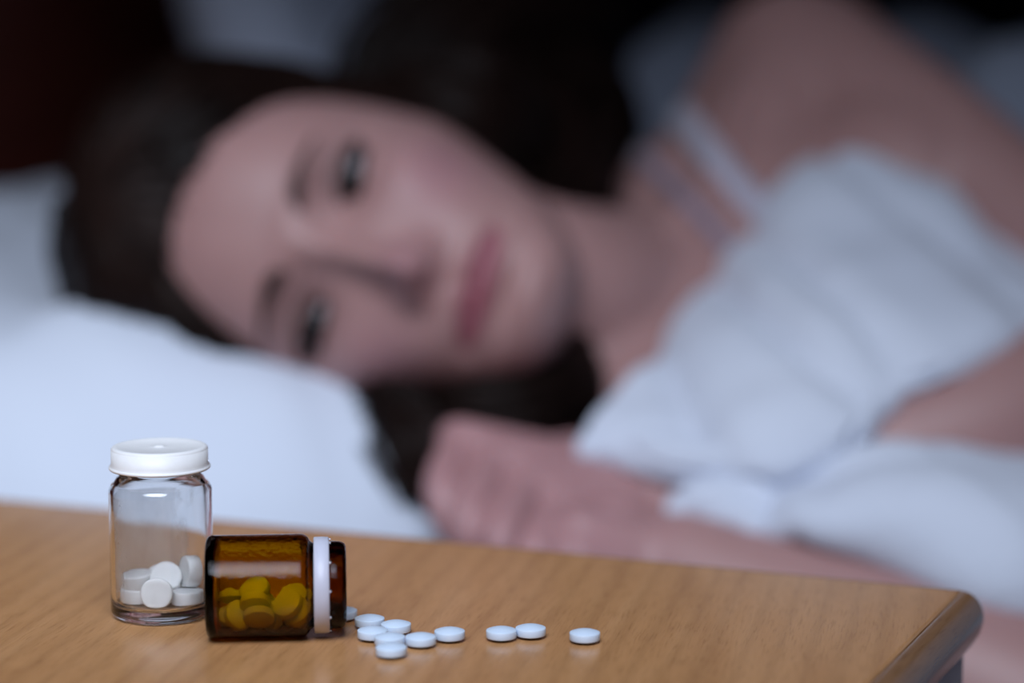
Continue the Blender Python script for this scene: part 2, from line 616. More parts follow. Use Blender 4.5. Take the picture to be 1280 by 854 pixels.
# ------------------------------------------------------------------ amber bottle on its side
AR = 14.4
A_YAW = math.radians(4.5)
ax = Vector((math.cos(A_YAW), math.sin(A_YAW), 0))
abase = on_plane(257, 801, TZ)                       # lower left end of the bottle
A0 = Vector((abase.x, abase.y + 0.0035, TZ + AR / 1000))
amber = empty('pill_bottle', A0, (0, 0, A_YAW))
tag(amber, 'amber glass pill bottle lying on its side, open and uncapped', 'bottle')
rotX = Matrix.Rotation(math.radians(90), 4, 'Y')     # lathe axis Z -> X
outer = [(0, 1.0), (8, 0.9), (11, 0.4), (12.4, 0.0)] + arc(12.5, 1.9, 1.9, -90, 0, 6) + [(14.4, 10), (14.4, 20), (14.4, 26.6)] + arc(11.4, 27.0, 3.0, 0, 66, 7) + [(12.0, 30.4), (11.6, 31.0), (11.6, 35.2), (12.2, 35.5), (12.3, 36.1), (12.1, 38.6), (11.6, 39.7), (10.8, 40.2)]
inner = [(9.4, 40.2), (8.9, 39.4), (8.9, 31.5), (9.6, 30.2), (10.6, 29.3)] + arc(10.4, 26.6, 2.5, 60, 0, 5) + [(12.9, 20), (12.9, 5.0)] + arc(11.1, 4.3, 1.8, 0, -80, 5) + [(8, 2.5), (0, 2.7)]
AX = 0.968
vs, fs = lathe(mm(outer + inner), 112)
vs = [rotX @ Vector((p[0], p[1], p[2] * AX)) for p in vs]
pydata('glass', vs, fs, M['amber'], amber)
rp = [(11.65, 30.9), (13.1, 30.9), (13.45, 31.2), (13.5, 33.3), (13.4, 35.0), (13.1, 35.35), (11.65, 35.35)]
vs, fs = lathe(mm(rp), 96, closed=True)
ring = pydata('neck_ring', [rotX @ Vector((p[0], p[1], p[2] * AX)) for p in vs], fs, M['ring'], amber)
for k in range(10):                                   # torn bridge stubs of the tamper ring
    t = 2 * math.pi * (k + 0.35) / 10
    me = box_mesh(34.2e-3, 34.7e-3, -0.25e-3, 0.25e-3, 12.75e-3, 13.15e-3)
    st = link('bridge_stub', me, M['ring'], ring, smooth=False)
    st.rotation_euler.x = t

G2 = 'tablets inside the amber bottle'
sim = [
    (4.25, 3.03, -9.54, 0.004, -0.303, 0.953, 'tablet at the base end of the amber bottle, lying on the wall'),
    (12.67, 4.50, -6.92, -0.463, 0.748, 0.475, 'tablet tilted back in the middle of the amber bottle pile'),
    (22.86, -5.62, -5.85, 0.413, 0.572, -0.709, 'front tablet below another near the amber bottle neck'),
    (6.41, -2.80, -7.50, 0.502, -0.686, 0.527, 'tablet leaning toward the viewer near the amber bottle base'),
    (15.55, -1.03, -8.24, 0.832, 0.552, -0.059, 'tablet standing edge-on in the middle of the amber bottle'),
    (21.43, 7.91, -6.11, 0.056, -0.791, 0.609, 'tablet lying up the far wall near the amber bottle neck'),
    (11.11, -5.46, -3.40, -0.015, 0.731, 0.682, 'upper front tablet left of centre in the amber bottle'),
    (20.23, -7.26, -3.45, -0.413, -0.572, 0.709, 'upper front tablet nearest the amber bottle neck'),
    (23.24, -0.25, -10.01, -0.006, 0.021, 1.000, 'tablet lying flat at the bottom by the amber bottle neck'),
    (4.26, 6.79, -4.52, -0.000, -0.483, -0.876, 'rear tablet at the base end of the amber bottle'),
    (10.80, 1.78, -1.43, -0.361, -0.474, 0.803, 'topmost tablet of the pile in the amber bottle'),
    (22.78, 3.29, -3.85, 0.040, -0.521, 0.853, 'tablet on top of the pile beside the amber bottle neck'),
    (12.04, -7.36, -6.79, 0.015, -0.731, -0.682, 'lowest front tablet in the middle of the amber bottle'),
]
Rz = Matrix.Rotation(A_YAW, 3, 'Z')
for x, y, z, nx, ny, nz, lab in sim:
    c = A0 + Rz @ (Vector((x * 0.985 + 2.75, y, z)) / 1000)
    place_tab('blue_tablet', TAB_B, c, Rz @ Vector((nx, ny, nz)), lab, G2)

# ------------------------------------------------------------------ tablets spilled on the table
G3 = 'pale blue tablets spilled on the table'
spill = [
    (428, 767, 'pale blue tablet half hidden behind the amber bottle mouth'),
    (462, 777, 'pale blue tablet nearest the amber bottle mouth, at the back of the cluster'),
    (495, 784, 'pale blue tablet at the back right of the close cluster'),
    (466, 792, 'pale blue tablet at the left of the close cluster, mid row'),
    (487, 800, 'pale blue tablet just behind the front tablet of the cluster'),
    (489, 813, 'pale blue tablet closest to the viewer, front of the cluster'),
    (526, 800, 'pale blue tablet at the right front of the close cluster'),
    (562, 793, 'pale blue tablet at the right end of the cluster, before the gap'),
    (627, 792, 'left tablet of the separate pale blue pair right of the cluster'),
    (663, 789, 'right tablet of the separate pale blue pair right of the cluster'),
    (731, 795, 'single pale blue tablet farthest right, alone on the table'),
]
pos = []
for px, py, lab in spill:
    p = on_plane(px, py, TZ + 0.0019)
    pos.append([p.x, p.y])
for it in range(60):                                   # keep neighbours from interpenetrating
    for i in range(len(pos)):
        for j in range(i):
            dx, dy = pos[i][0] - pos[j][0], pos[i][1] - pos[j][1]
            d = math.hypot(dx, dy)
            if d < 0.00856:
                k = (0.00856 - d) / d / 2
                pos[i][0] += dx * k
                pos[i][1] += dy * k
                pos[j][0] -= dx * k
                pos[j][1] -= dy * k
for (x, y), (px, py, lab) in zip(pos, spill):
    place_tab('blue_tablet', TAB_B, (x, y, TZ + 0.0019), (0, 0, 1), lab, G3)


# ------------------------------------------------------------------ pillows
def pillow(name, center, hu, hv, H, lift, rot, label, dents=(), mat='pillow', tilt=0.0, seed=0, p=4.0, e=0.42, n=72):
    top, bot = [], []
    for i in range(n + 1):
        rt, rb = [], []
        for j in range(n + 1):
            s = math.sin((i / n - 0.5) * math.pi)
            t = math.sin((j / n - 0.5) * math.pi)
            # square grid drawn in to a cushion outline with rounded corners
            rad_ = max(abs(s), abs(t))
            fac_ = rad_ / max((abs(s) ** 2.7 + abs(t) ** 2.7) ** (1 / 2.7), 1e-9)
            s, t = s * fac_, t * fac_
            x, y = hu * s, hv * t
            prof_ = max(1 - rad_ ** p, 0.0) ** e
            nz = noise.noise(Vector((x * 9 + seed, y * 9, seed))) * 0.5 + noise.noise(Vector((x * 22, y * 22 + seed, 3.0))) * 0.22
            crease = abs(math.sin((s * 1.3 + t * 2.2) * 4 + 2 * noise.noise(Vector((x * 5, y * 5, seed)))))
            z = H * prof_ * (1 + 0.16 * nz) - 0.006 * prof_ * (1 - crease) ** 3
            z += lift(s, t) * prof_
            for (du, dv, ru, rv, dep) in dents:
                z -= dep * math.exp(-((x - du) / ru) ** 2 - ((y - dv) / rv) ** 2) * prof_
            rt.append(Vector((x, y, z)))
            rb.append(Vector((x, y, min(z - 0.004 * prof_, -0.055 * prof_ ** 1.3))))
        top.append(rt)
        bot.append(rb)
    v1, f1 = grid_mesh(top)
    v2, f2 = grid_mesh(bot)
    o_ = len(v1)
    ob = pydata(name, v1 + v2, f1 + [tuple(k + o_ for k in reversed(f)) for f in f2], M[mat])
    bm = bmesh.new()
    bm.from_mesh(ob.data)
    bmesh.ops.remove_doubles(bm, verts=bm.verts, dist=1e-5)
    bmesh.ops.recalc_face_normals(bm, faces=bm.faces)
    bm.to_mesh(ob.data)
    bm.free()
    for pl in ob.data.polygons:
        pl.use_smooth = True
    ob.location = center
    ob.rotation_euler = (0, tilt, rot)
    tag(ob, label, 'pillow', 'pillows on the bed')
    return ob


HEAD0 = Vector((-0.105, 1.075, 0.612))               # centre of the head (ear axis)


def to_pillow(c, p):
    d = Vector((p.x - c.x, p.y - c.y, 0))
    return d.dot(U), d.dot(V)


PC = Vector((-0.1445, 1.269, MZ + 0.055))
hu_, hv_ = to_pillow(PC, HEAD0)
pillow('pillow', PC, 0.275, 0.32, 0.115, lambda s, t: 0.055 * max(0, -s + 0.1) ** 1.2, YAW,
       'plump white pillow under the head of the person', dents=((hu_ + 0.01, hv_ + 0.06, 0.12, 0.10, 0.045), (hu_ - 0.03, hv_ - 0.075, 0.11, 0.07, -0.024)), seed=1, p=5.0)
PB = bedp(0.13, 0.80, MZ + 0.21)
pillow('pillow', PB, 0.22, 0.135, 0.050, lambda s, t: 0.0, YAW, 'blue-white pillow, lightened in colour, propped against the headboard above the dark hair', mat='pillow_lightened', tilt=math.radians(62), seed=4)


# ------------------------------------------------------------------ the woman: head
def interp(tab, z):
    zs = [r[0] for r in tab]
    if z <= zs[0]:
        return np.array(tab[0][1:], float)
    if z >= zs[-1]:
        return np.array(tab[-1][1:], float)
    for i in range(len(zs) - 1):
        if zs[i] <= z <= zs[i + 1]:
            t = (z - zs[i]) / (zs[i + 1] - zs[i])
            g = lambda k: np.array(tab[min(max(k, 0), len(tab) - 1)][1:], float)
            p0, p1, p2, p3 = g(i - 1), g(i), g(i + 1), g(i + 2)
            m1 = (p2 - p0) / (zs[min(i + 1, len(zs) - 1)] - zs[max(i - 1, 0)]) * (zs[i + 1] - zs[i])
            m2 = (p3 - p1) / (zs[min(i + 2, len(zs) - 1)] - zs[i]) * (zs[i + 1] - zs[i])
            t2, t3 = t * t, t ** 3
            return (2 * t3 - 3 * t2 + 1) * p1 + (t3 - 2 * t2 + t) * m1 + (-2 * t3 + 3 * t2) * p2 + (t3 - t2) * m2


# z, half width, front, back, centre  (centimetres, z=0 at the eyes)
HEADTAB = [
    (-11.6, 0.9, 7.2, 4.8, 6.2),
    (-11.2, 2.0, 8.1, 3.2, 5.8),
    (-10.3, 2.9, 8.75, 1.0, 5.2),
    (-9.2, 3.5, 8.9, -1.0, 4.4),
    (-7.8, 4.25, 8.75, -2.4, 3.2),
    (-6.2, 5.0, 8.9, -3.6, 2.0),
    (-4.2, 5.8, 8.95, -5.4, 1.0),
    (-2.0, 6.7, 8.8, -7.4, 0.4),
    (0.0, 6.9, 8.55, -8.8, 0.0),
    (2.0, 6.85, 8.85, -9.6, -0.2),
    (4.0, 6.65, 8.9, -9.9, -0.4),
    (6.0, 6.2, 8.5, -9.6, -0.6),
    (8.0, 5.4, 7.2, -8.5, -0.8),
    (9.6, 4.3, 5.3, -6.9, -0.9),
    (10.8, 3.0, 3.0, -4.8, -0.9),
    (11.4, 1.8, 1.2, -3.0, -0.9),
    (11.65, 0.5, -0.4, -1.4, -0.9),
]
NOSE = [(-5.6, 0.0, 1.3), (-5.2, 0.55, 1.2), (-4.85, 1.45, 1.0), (-4.35, 2.25, 0.90), (-3.8, 2.35, 0.80), (-3.0, 1.75, 0.72), (-2.0, 1.35, 0.66), (-1.0, 1.0, 0.62), (0.0, 0.68, 0.62), (1.0, 0.45, 0.75), (2.0, 0.15, 1.0), (2.6, 0.0, 1.0)]


def gs(x, z, cx, cz, sx, sz):
    return math.exp(-((x - cx) / sx) ** 2 - ((z - cz) / sz) ** 2)


EYE_X, EYE_F, EYE_R = 3.15, 6.35, 1.22


def face_disp(x, z):
    d = 0.0
    a_ = abs(x)
    d -= 1.0 * gs(a_, z, 2.9, 0.1, 1.55, 1.05)
    d += 0.32 * gs(a_, z, 3.2, 1.75, 2.2, 0.55)
    if -5.6 < z < 2.6:
        h, sg = interp(NOSE, z)
        d += max(h, 0) * math.exp(-(a_ / sg) ** 2.2)
    d += 0.62 * gs(a_, z, 1.12, -4.35, 0.48, 0.52)
    d -= 0.35 * gs(a_, z, 0.62, -5.0, 0.28, 0.22)
    d -= 0.12 * gs(x, z, 0, -5.8, 0.35, 0.5)
    d += 0.35 * gs(x, z, 0, -6.6, 3.0, 1.6)                 # mouth region swell
    d += 0.38 * gs(a_, z, 0.7, -6.45, 1.3, 0.38)            # upper lip
    d += 0.46 * gs(x, z, 0, -7.5, 1.55, 0.42)               # lower lip
    d -= 0.42 * gs(x, z, 0, -6.93, 2.1, 0.16)               # mouth line
    d -= 0.20 * gs(a_, z, 2.6, -6.95, 0.4, 0.4)
    d -= 0.35 * gs(x, z, 0, -8.45, 1.6, 0.5)
    d += 0.35 * gs(x, z, 0, -9.8, 1.5, 1.0)
    d += 0.40 * gs(a_, z, 4.7, -2.3, 1.5, 1.3)
    d += 0.22 * gs(a_, z, 3.4, -4.6, 1.6, 1.5)
    d -= 0.18 * gs(a_, z, 5.2, -6.2, 1.2, 1.6)
    return d


def in_eye(x, z):
    dx = abs(x) - EYE_X
    q = 1 - (dx / 1.5) ** 2
    if q <= 0:
        return False
    return -0.31 * q < z - 0.06 * dx < 0.27 * q


NT, NZ = 260, 190
hv, hf = [], []
zs_ = [-11.6 + (11.65 + 11.6) * i / NZ for i in range(NZ + 1)]
for z in zs_:
    wd, fr, bk, ce = interp(HEADTAB, z)
    for i in range(NT):
        t = 2 * math.pi * i / NT
        c_, s_ = math.cos(t), math.sin(t)
        ex = 2.45 if s_ > 0 else 2.1
        x = wd * math.copysign(abs(c_) ** (2 / ex), c_)
        F = ce + (fr - ce if s_ > 0 else ce - bk) * math.copysign(abs(s_) ** (2 / ex), s_)
        if s_ > 0:
            F += face_disp(x, z) * min(1, s_ * 3)
            dx = abs(x) - EYE_X
            if in_eye(x, z):
                F = min(F, EYE_F + 0.75)
            else:
                r2 = 1.40 ** 2 - dx * dx - z * z
                if r2 > 0:
                    F = max(F, EYE_F + math.sqrt(r2))
        hv.append((x, F, z))
for k in range(NZ):
    for i in range(NT):
        j = (i + 1) % NT
        hf.append((k * NT + i, k * NT + j, (k + 1) * NT + j, (k + 1) * NT + i))
hf.append(tuple(range(NT - 1, -1, -1)))
hf.append(tuple(range(NZ * NT, (NZ + 1) * NT)))

# head orientation: lying on the right cheek, crown to the left, chin a little lower, forehead tipped forward
AL, TK = math.radians(14.2), math.radians(-11)
B_ = -D_
U0 = -math.cos(AL) * Vector((1, 0, 0)) + math.sin(AL) * UC
HU = math.cos(TK) * U0 + math.sin(TK) * B_
HF = math.cos(TK) * B_ - math.sin(TK) * U0
HL = HU.cross(HF)
EYEMID = at(416, 314, 1.0)
HEAD0 = EYEMID - HF * 0.077
HS = 0.0100
LOW, CHIN = 0.95, 0.70          # a slightly short lower face and chin


def zmap(z):
    return z if z > 0 else (z * LOW if z > -7.6 else -7.6 * LOW + (z + 7.6) * CHIN)


def zinv(z):
    return z if z > 0 else (z / LOW if z > -7.6 * LOW else -7.6 + (z + 7.6 * LOW) / CHIN)




def h2w(x, F, z):
    return HEAD0 + HL * (x * HS) + HF * (F * HS) + HU * (zmap(z) * HS)


def w2h(p):
    d = p - HEAD0
    z_ = d.dot(HU) / HS
    return d.dot(HL) / HS, d.dot(HF) / HS, zinv(z_)


BODYV, BODYF = [], []


def add_part(vs, fs):
    o_ = len(BODYV)
    BODYV.extend([tuple(v_) for v_ in vs])
    BODYF.extend([tuple(k + o_ for k in f) for f in fs])


head_w = [h2w(*p) for p in hv]
add_part(head_w, hf)


def sphere(c, r, M3=None, n=20):
    vs, fs = [], []
    c = Vector(c)
    for i in range(n + 1):
        ph = math.pi * i / n
        for j in range(2 * n):
            th = math.pi * j / n
            q = Vector((math.sin(ph) * math.cos(th), math.sin(ph) * math.sin(th), math.cos(ph)))
            if M3 is not None:
                q = M3 @ q
            else:
                q = q * r
            vs.append(c + q)
    for i in range(n):
        for j in range(2 * n):
            k = (j + 1) % (2 * n)
            fs.append((i * 2 * n + j, (i + 1) * 2 * n + j, (i + 1) * 2 * n + k, i * 2 * n + k))
    return vs, fs


def ellipsoid(c, axes):
    """axes: three world vectors (half-axes)"""
    M3 = Matrix(axes).transposed()
    add_part(*sphere(c, 1, M3, 24))


def limb(pts, radii, sub=10, flat=None):
    """smooth tapered tube with round ends. flat=(dir, factor) squashes the section along dir"""
    P = catmull([list(p) + [r] for p, r in zip(pts, radii)], sub)
    n = 24
    vs, fs = [], []
    m_ = len(P)
    C_ = [Vector(p[:3]) for p in P]
    up = None
    rows = 0
    def ring_(c, tdir, r):
        nonlocal up
        if up is None:
            up = Vector((0, 0, 1)) if abs(tdir.z) < 0.9 else Vector((1, 0, 0))
        up = (up - tdir * up.dot(tdir)).normalized()
        sd = tdir.cross(up)
        for j in range(n):
            t = 2 * math.pi * j / n
            q = (up * math.cos(t) + sd * math.sin(t)) * r
            if flat:
                q -= flat[0] * q.dot(flat[0]) * (1 - flat[1])
            vs.append(c + q)
    t0 = (C_[1] - C_[0]).normalized()
    for a_ in (80, 60, 40, 20):
        ring_(C_[0] - t0 * P[0][3] * math.sin(math.radians(a_)), t0, P[0][3] * math.cos(math.radians(a_)))
    for i in range(m_):
        td = (C_[min(i + 1, m_ - 1)] - C_[max(i - 1, 0)]).normalized()
        ring_(C_[i], td, P[i][3])
    t1 = (C_[-1] - C_[-2]).normalized()
    for a_ in (20, 40, 60, 80):
        ring_(C_[-1] + t1 * P[-1][3] * math.sin(math.radians(a_)), t1, P[-1][3] * math.cos(math.radians(a_)))
    R_ = len(vs) // n
    for k in range(R_ - 1):
        for i in range(n):
            j = (i + 1) % n
            fs.append((k * n + i, k * n + j, (k + 1) * n + j, (k + 1) * n + i))
    fs.append(tuple(range(n - 1, -1, -1)))
    fs.append(tuple(range((R_ - 1) * n, R_ * n)))
    add_part(vs, fs)


# ears
for sx in (-1, 1):
    ellipsoid(h2w(sx * 6.6, -1.6, -1.2), (HL * 0.006, HF * 0.016, HU * 0.029))
    ring_pts = []
    for k in range(9):
        t = math.radians(-70 + 260 * k / 8)
        ring_pts.append(h2w(sx * 6.9, -1.7 - 1.5 * math.cos(t) * 0.9, -1.0 + 2.6 * math.sin(t)))
    limb(ring_pts, [0.0035] * 9, 4)

# ------------------------------------------------------------------ the woman: body
SH_L = at(985, 92, 1.25)          # upper (left) shoulder
SH_R = at(745, 540, 1.07)         # lower (right) shoulder, on the mattress
SH_R.z = max(SH_R.z, MZ + 0.058)
MID = (SH_L + SH_R) / 2
nb = at(808, 398, 1.13)
limb([h2w(0, -2.5, -3.5), h2w(0.2, -1.8, -8.0), nb, nb + Vector((0.05, 0.0, -0.01))], [0.054, 0.047, 0.050, 0.05])
shdir = (SH_L - SH_R).normalized()
axis = (Vector((0.92, -0.39, -0.16))).normalized()
axis = (axis - shdir * axis.dot(shdir)).normalized()
front = axis.cross(shdir).normalized()
if front.y > 0:
    front = -front
limb([SH_R + axis * 0.01, MID - front * 0.01 + axis * 0.012, SH_L + axis * 0.012], [0.054, 0.052, 0.046], 12)
limb([nb, at(888, 236, 1.20), SH_L], [0.046, 0.034, 0.042], 10)
# collar bones
limb([MID + front * 0.042 + axis * 0.012, MID * 0.5 + SH_L * 0.5 + front * 0.040, SH_L + front * 0.020], [0.008, 0.007, 0.009], 8)
limb([MID + front * 0.042 + axis * 0.012, MID * 0.5 + SH_R * 0.5 + front * 0.042, SH_R + front * 0.020], [0.008, 0.007, 0.009], 8)
# rib cage, waist
TORSO = [(at(960, 350, 1.17), 0.112, 0.070), (at(1080, 425, 1.155), 0.118, 0.080), (at(1220, 500, 1.13), 0.112, 0.080),
         (at(1400, 570, 1.11), 0.108, 0.078), (at(1600, 630, 1.09), 0.115, 0.080)]
for c, hw, hd in TORSO:
    c.z = max(c.z, MZ + 0.088)
    ellipsoid(c, (shdir * hw, axis * 0.095, front * hd))
for sg in (1, -1):
    ellipsoid(TORSO[1][0] + shdir * (0.055 * sg) + front * 0.055, (shdir * 0.050, axis * 0.055, front * 0.040))
HIP = at(1800, 680, 1.07)
HIP.z = MZ + 0.12
ellipsoid(HIP, (V * 0.15, U * 0.15, Vector((0, 0, 0.11))))
limb([TORSO[-1][0], HIP], [0.085, 0.10])
# left arm: shoulder, elbow out of the picture, forearm coming back to the hands
EL_L = at(1470, 420, 1.055)
WR_L = at(832, 622, 0.968)
limb([SH_L + axis * 0.005, SH_L * 0.66 + EL_L * 0.34 + Vector((0, 0, 0.006)), SH_L * 0.33 + EL_L * 0.67, EL_L], [0.047, 0.040, 0.036, 0.033], 10)
limb([EL_L, at(1280, 522, 0.995), at(1050, 588, 0.975), WR_L], [0.033, 0.036, 0.029, 0.0225], 10)
# right arm: lies on the mattress
EL_R = at(1335, 905, 0.862)
WR_R = at(850, 712, 0.925)
EL_R.z = MZ + 0.042
limb([SH_R, SH_R * 0.5 + EL_R * 0.5 + Vector((0, 0, 0.0)), EL_R], [0.05, 0.043, 0.036], 10)
limb([EL_R, EL_R * 0.7 + WR_R * 0.3, EL_R * 0.35 + WR_R * 0.65, WR_R], [0.036, 0.036, 0.029, 0.0235], 10)


def hand(wrist, mcps, fingers, thumb, rw=0.0215):
    """mcps: four knuckle points index..little; fingers: per finger three further joints; thumb: four points"""
    for k, mc in enumerate(mcps):
        a_ = wrist * 0.92 + mc * 0.08
        limb([wrist, wrist * 0.45 + mc * 0.55, mc], [0.0165, 0.0125, 0.0100], 8)
    for k in range(3):
        limb([wrist * 0.5 + mcps[k] * 0.5, (mcps[k] * 0.5 + mcps[k + 1] * 0.5) * 0.88 + wrist * 0.12, mcps[k + 1] * 0.6 + wrist * 0.4], [0.0120, 0.0088, 0.0110], 6)
    rr = (0.0070, 0.0071, 0.0068, 0.0062)
    for k, fg in enumerate(fingers):
        r = rr[k]
        limb([mcps[k]] + fg, [r * 1.10, r * 1.03, r * 0.92, r * 0.78], 8)
    limb(thumb, [0.0150, 0.0118, 0.0102, 0.0085], 8)


# left hand on top: back of the hand up, fingers curling down over the other hand
mL = [at(574, 553, 0.972), at(618, 578, 0.958), at(660, 608, 0.945), at(702, 634, 0.938)]
fL = [
    [at(551, 612, 0.940), at(572, 672, 0.935), at(604, 700, 0.945)],
    [at(586, 645, 0.920), at(596, 706, 0.920), at(626, 735, 0.935)],
    [at(627, 670, 0.908), at(632, 728, 0.912), at(662, 752, 0.930)],
    [at(672, 690, 0.906), at(672, 736, 0.912), at(696, 758, 0.928)],
]
tL = [at(760, 598, 0.985), at(672, 566, 0.998), at(600, 556, 0.998), at(555, 575, 0.985)]
hand(WR_L, mL, fL, tL)
# right hand below, loosely closed
mR = [at(726, 664, 0.918), at(722, 694, 0.910), at(732, 724, 0.908), at(748, 750, 0.912)]
fR = [
    [at(650, 690, 0.925), at(610, 720, 0.950), at(640, 745, 0.960)],
    [at(642, 726, 0.912), at(600, 752, 0.940), at(630, 775, 0.955)],
    [at(655, 758, 0.910), at(620, 782, 0.935), at(650, 800, 0.950)],
    [at(680, 780, 0.914), at(655, 800, 0.935), at(680, 815, 0.945)],
]
tR = [at(800, 690, 0.935), at(730, 650, 0.950), at(672, 660, 0.965), at(630, 690, 0.975)]
hand(WR_R, mR, fR, tR)

me = bpy.data.meshes.new('raw')
me.from_pydata(BODYV, [], BODYF)
bm = bmesh.new()
bm.from_mesh(me)
bmesh.ops.recalc_face_normals(bm, faces=bm.faces)
bm.to_mesh(me)
bm.free()
tmp = bpy.data.objects.new('raw', me)
COL.objects.link(tmp)
rm = tmp.modifiers.new('r', 'REMESH')
rm.mode = 'VOXEL'
rm.voxel_size = 0.0016
sm = tmp.modifiers.new('s', 'SMOOTH')
sm.factor = 0.5
sm.iterations = 3
dg = bpy.context.evaluated_depsgraph_get()
body_me = bpy.data.meshes.new_from_object(tmp.evaluated_get(dg))
bpy.data.objects.remove(tmp)
nv = len(body_me.vertices)
co = np.empty(nv * 3)
body_me.vertices.foreach_get('co', co)
co = co.reshape(-1, 3)
R3 = np.array([list(HL), list(HF), list(HU)])
loc = (co - np.array(list(HEAD0))) @ R3.T / HS       # head coordinates in cm
loc[:, 2] = np.where(loc[:, 2] > 0, loc[:, 2], np.where(loc[:, 2] > -7.6 * LOW, loc[:, 2] / LOW, -7.6 + (loc[:, 2] + 7.6 * LOW) / CHIN))
# extra smoothing away from the face
ed = np.empty(len(body_me.edges) * 2, dtype=np.int64)
body_me.edges.foreach_get('vertices', ed)
ed = ed.reshape(-1, 2)
deg = np.bincount(ed.ravel(), minlength=nv).astype(float)[:, None]
face_w = np.clip((loc[:, 2] + 11.0) / 2.0, 0, 1)
hand_w = np.clip((0.075 - co[:, 0]) / 0.04, 0, 1) * (co[:, 2] < 0.56) * (co[:, 1] < 1.01)
keep = np.maximum(face_w, 1.0 * hand_w)[:, None]
for it in range(24):
    acc = np.zeros((nv, 3))
    np.add.at(acc, ed[:, 0], co[ed[:, 1]])
    np.add.at(acc, ed[:, 1], co[ed[:, 0]])
    co = co + (acc / np.maximum(deg, 1) - co) * 0.5 * (1 - keep)
body_me.vertices.foreach_set('co', co.ravel())
# skin tone: lips, cheeks, nose tip and knuckles are pinker
skin = np.array([0.385, 0.218, 0.208])
pink = np.array([0.410, 0.205, 0.230])
lip = np.array([0.280, 0.085, 0.110])
x, F, z = loc[:, 0], loc[:, 1], loc[:, 2]
col = np.tile(skin, (nv, 1))
def blend(wt_, c):
    global col
    wt_ = np.clip(wt_, 0, 1)[:, None]
    col = col * (1 - wt_) + c * wt_
fr_ = (F > 5).astype(float)
blend(0.6 * fr_ * np.exp(-((np.abs(x) - 4.3) / 1.8) ** 2 - ((z + 3.6) / 1.8) ** 2), pink)
blend(0.6 * fr_ * np.exp(-(x / 1.2) ** 2 - ((z + 4.0) / 1.2) ** 2), pink)
blend(0.45 * hand_w, pink)
hw_ = np.clip(1 - (x / 2.65) ** 2, 0, 1)
up_ = -6.93 + 0.68 * np.sqrt(hw_) * (1 - 0.15 * np.exp(-(x / 0.35) ** 2))
lo_ = -6.93 - 0.92 * hw_ ** 0.6
lm = np.clip((up_ - z) / 0.12, 0, 1) * np.clip((z - lo_) / 0.12, 0, 1) * (hw_ > 0.02) * (F > 6)
blend(lm * 0.95, lip)
shadow = fr_ * np.exp(-((np.abs(x) - 3.2) / 1.6) ** 2 - ((z - 0.85) / 0.55) ** 2)   # eye make-up on the lids
blend(0.55 * shadow, np.array([0.20, 0.13, 0.13]))
ca = body_me.color_attributes.new('tone', 'FLOAT_COLOR', 'POINT')
ca.data.foreach_set('color', np.hstack([col, np.ones((nv, 1))]).ravel())
woman = empty('person', (MID.x, MID.y, MZ))
tag(woman, 'person lying on the right side in bed, awake, in a pale strappy top', 'person')


def part(name, me_or_vs, fs=None, mat=None, parent=None):
    """mesh given in world coordinates, hung under the person"""
    if fs is None:
        ob = link(name, me_or_vs, mat, parent)
    else:
        ob = pydata(name, me_or_vs, fs, mat, parent)
    ob.matrix_parent_inverse = Matrix.Translation(-woman.location)
    return ob


body_me.materials.clear()
part('body', body_me, None, M['skin'], woman)
body_bvh = BVHTree.FromPolygons([Vector(c) for c in co], [tuple(p.vertices) for p in body_me.polygons])


# eyes
def sub(name, me_or_vs, fs, mat, parent):
    return pydata(name, me_or_vs, fs, mat, parent)


gaze_t = at(470, 800, 0.66)
for sx in (-1, 1):
    c = h2w(sx * EYE_X, EYE_F, 0)
    vs, fs = sphere((0, 0, 0), EYE_R * HS, None, 24)
    eb = part('eye', [c + v_ for v_ in vs], fs, M['eye'], woman)
    g = (gaze_t - c).normalized()
    g = (g * 0.6 + HF * 0.4).normalized()
    q = g.to_track_quat('Z', 'Y')
    r = EYE_R * HS * 1.012
    vs, fs = [], []
    for i in range(7):
        t = math.radians(37) * i / 6
        for j in range(28):
            ph = 2 * math.pi * j / 28
            vs.append(c + q @ Vector((r * math.sin(t) * math.cos(ph), r * math.sin(t) * math.sin(ph), r * math.cos(t))))
    for i in range(6):
        for j in range(28):
            k = (j + 1) % 28
            fs.append((i * 28 + j, (i + 1) * 28 + j, (i + 1) * 28 + k, i * 28 + k))
    sub('iris', vs, fs, M['iris'], eb)


def strands(lines, r0, r1, n=3):
    vs, fs = [], []
    for L in lines:
        m_ = len(L)
        up = Vector((0.3, 0.2, 0.93))
        base = len(vs)
        for i, p in enumerate(L):
            p = Vector(p)
            td = (Vector(L[min(i + 1, m_ - 1)]) - Vector(L[max(i - 1, 0)]))
            if td.length < 1e-9:
                td = Vector((1, 0, 0))
            td.normalize()
            up = (up - td * up.dot(td))
            if up.length < 1e-4:
                up = Vector((1, 0.2, 0))
            up.normalize()
            sd = td.cross(up)
            r = r0 + (r1 - r0) * i / (m_ - 1)
            for j in range(n):
                t = 2 * math.pi * j / n
                vs.append(p + (up * math.cos(t) + sd * math.sin(t)) * r)
        for i in range(m_ - 1):
            for j in range(n):
                k = (j + 1) % n
                fs.append((base + i * n + j, base + i * n + k, base + (i + 1) * n + k, base + (i + 1) * n + j))
    return vs, fs


def raw(name, vs, fs, mat, parent):
    me_ = bpy.data.meshes.new(name)
    me_.from_pydata([tuple(v_) for v_ in vs], [], fs)
    ob = link(name, me_, mat, parent)
    ob.matrix_parent_inverse = Matrix.Translation(-woman.location)
    return ob


rnd = random.Random(11)


def snap(p, off):
    q, nrm, _, _ = body_bvh.find_nearest(p)
    return q + nrm * off


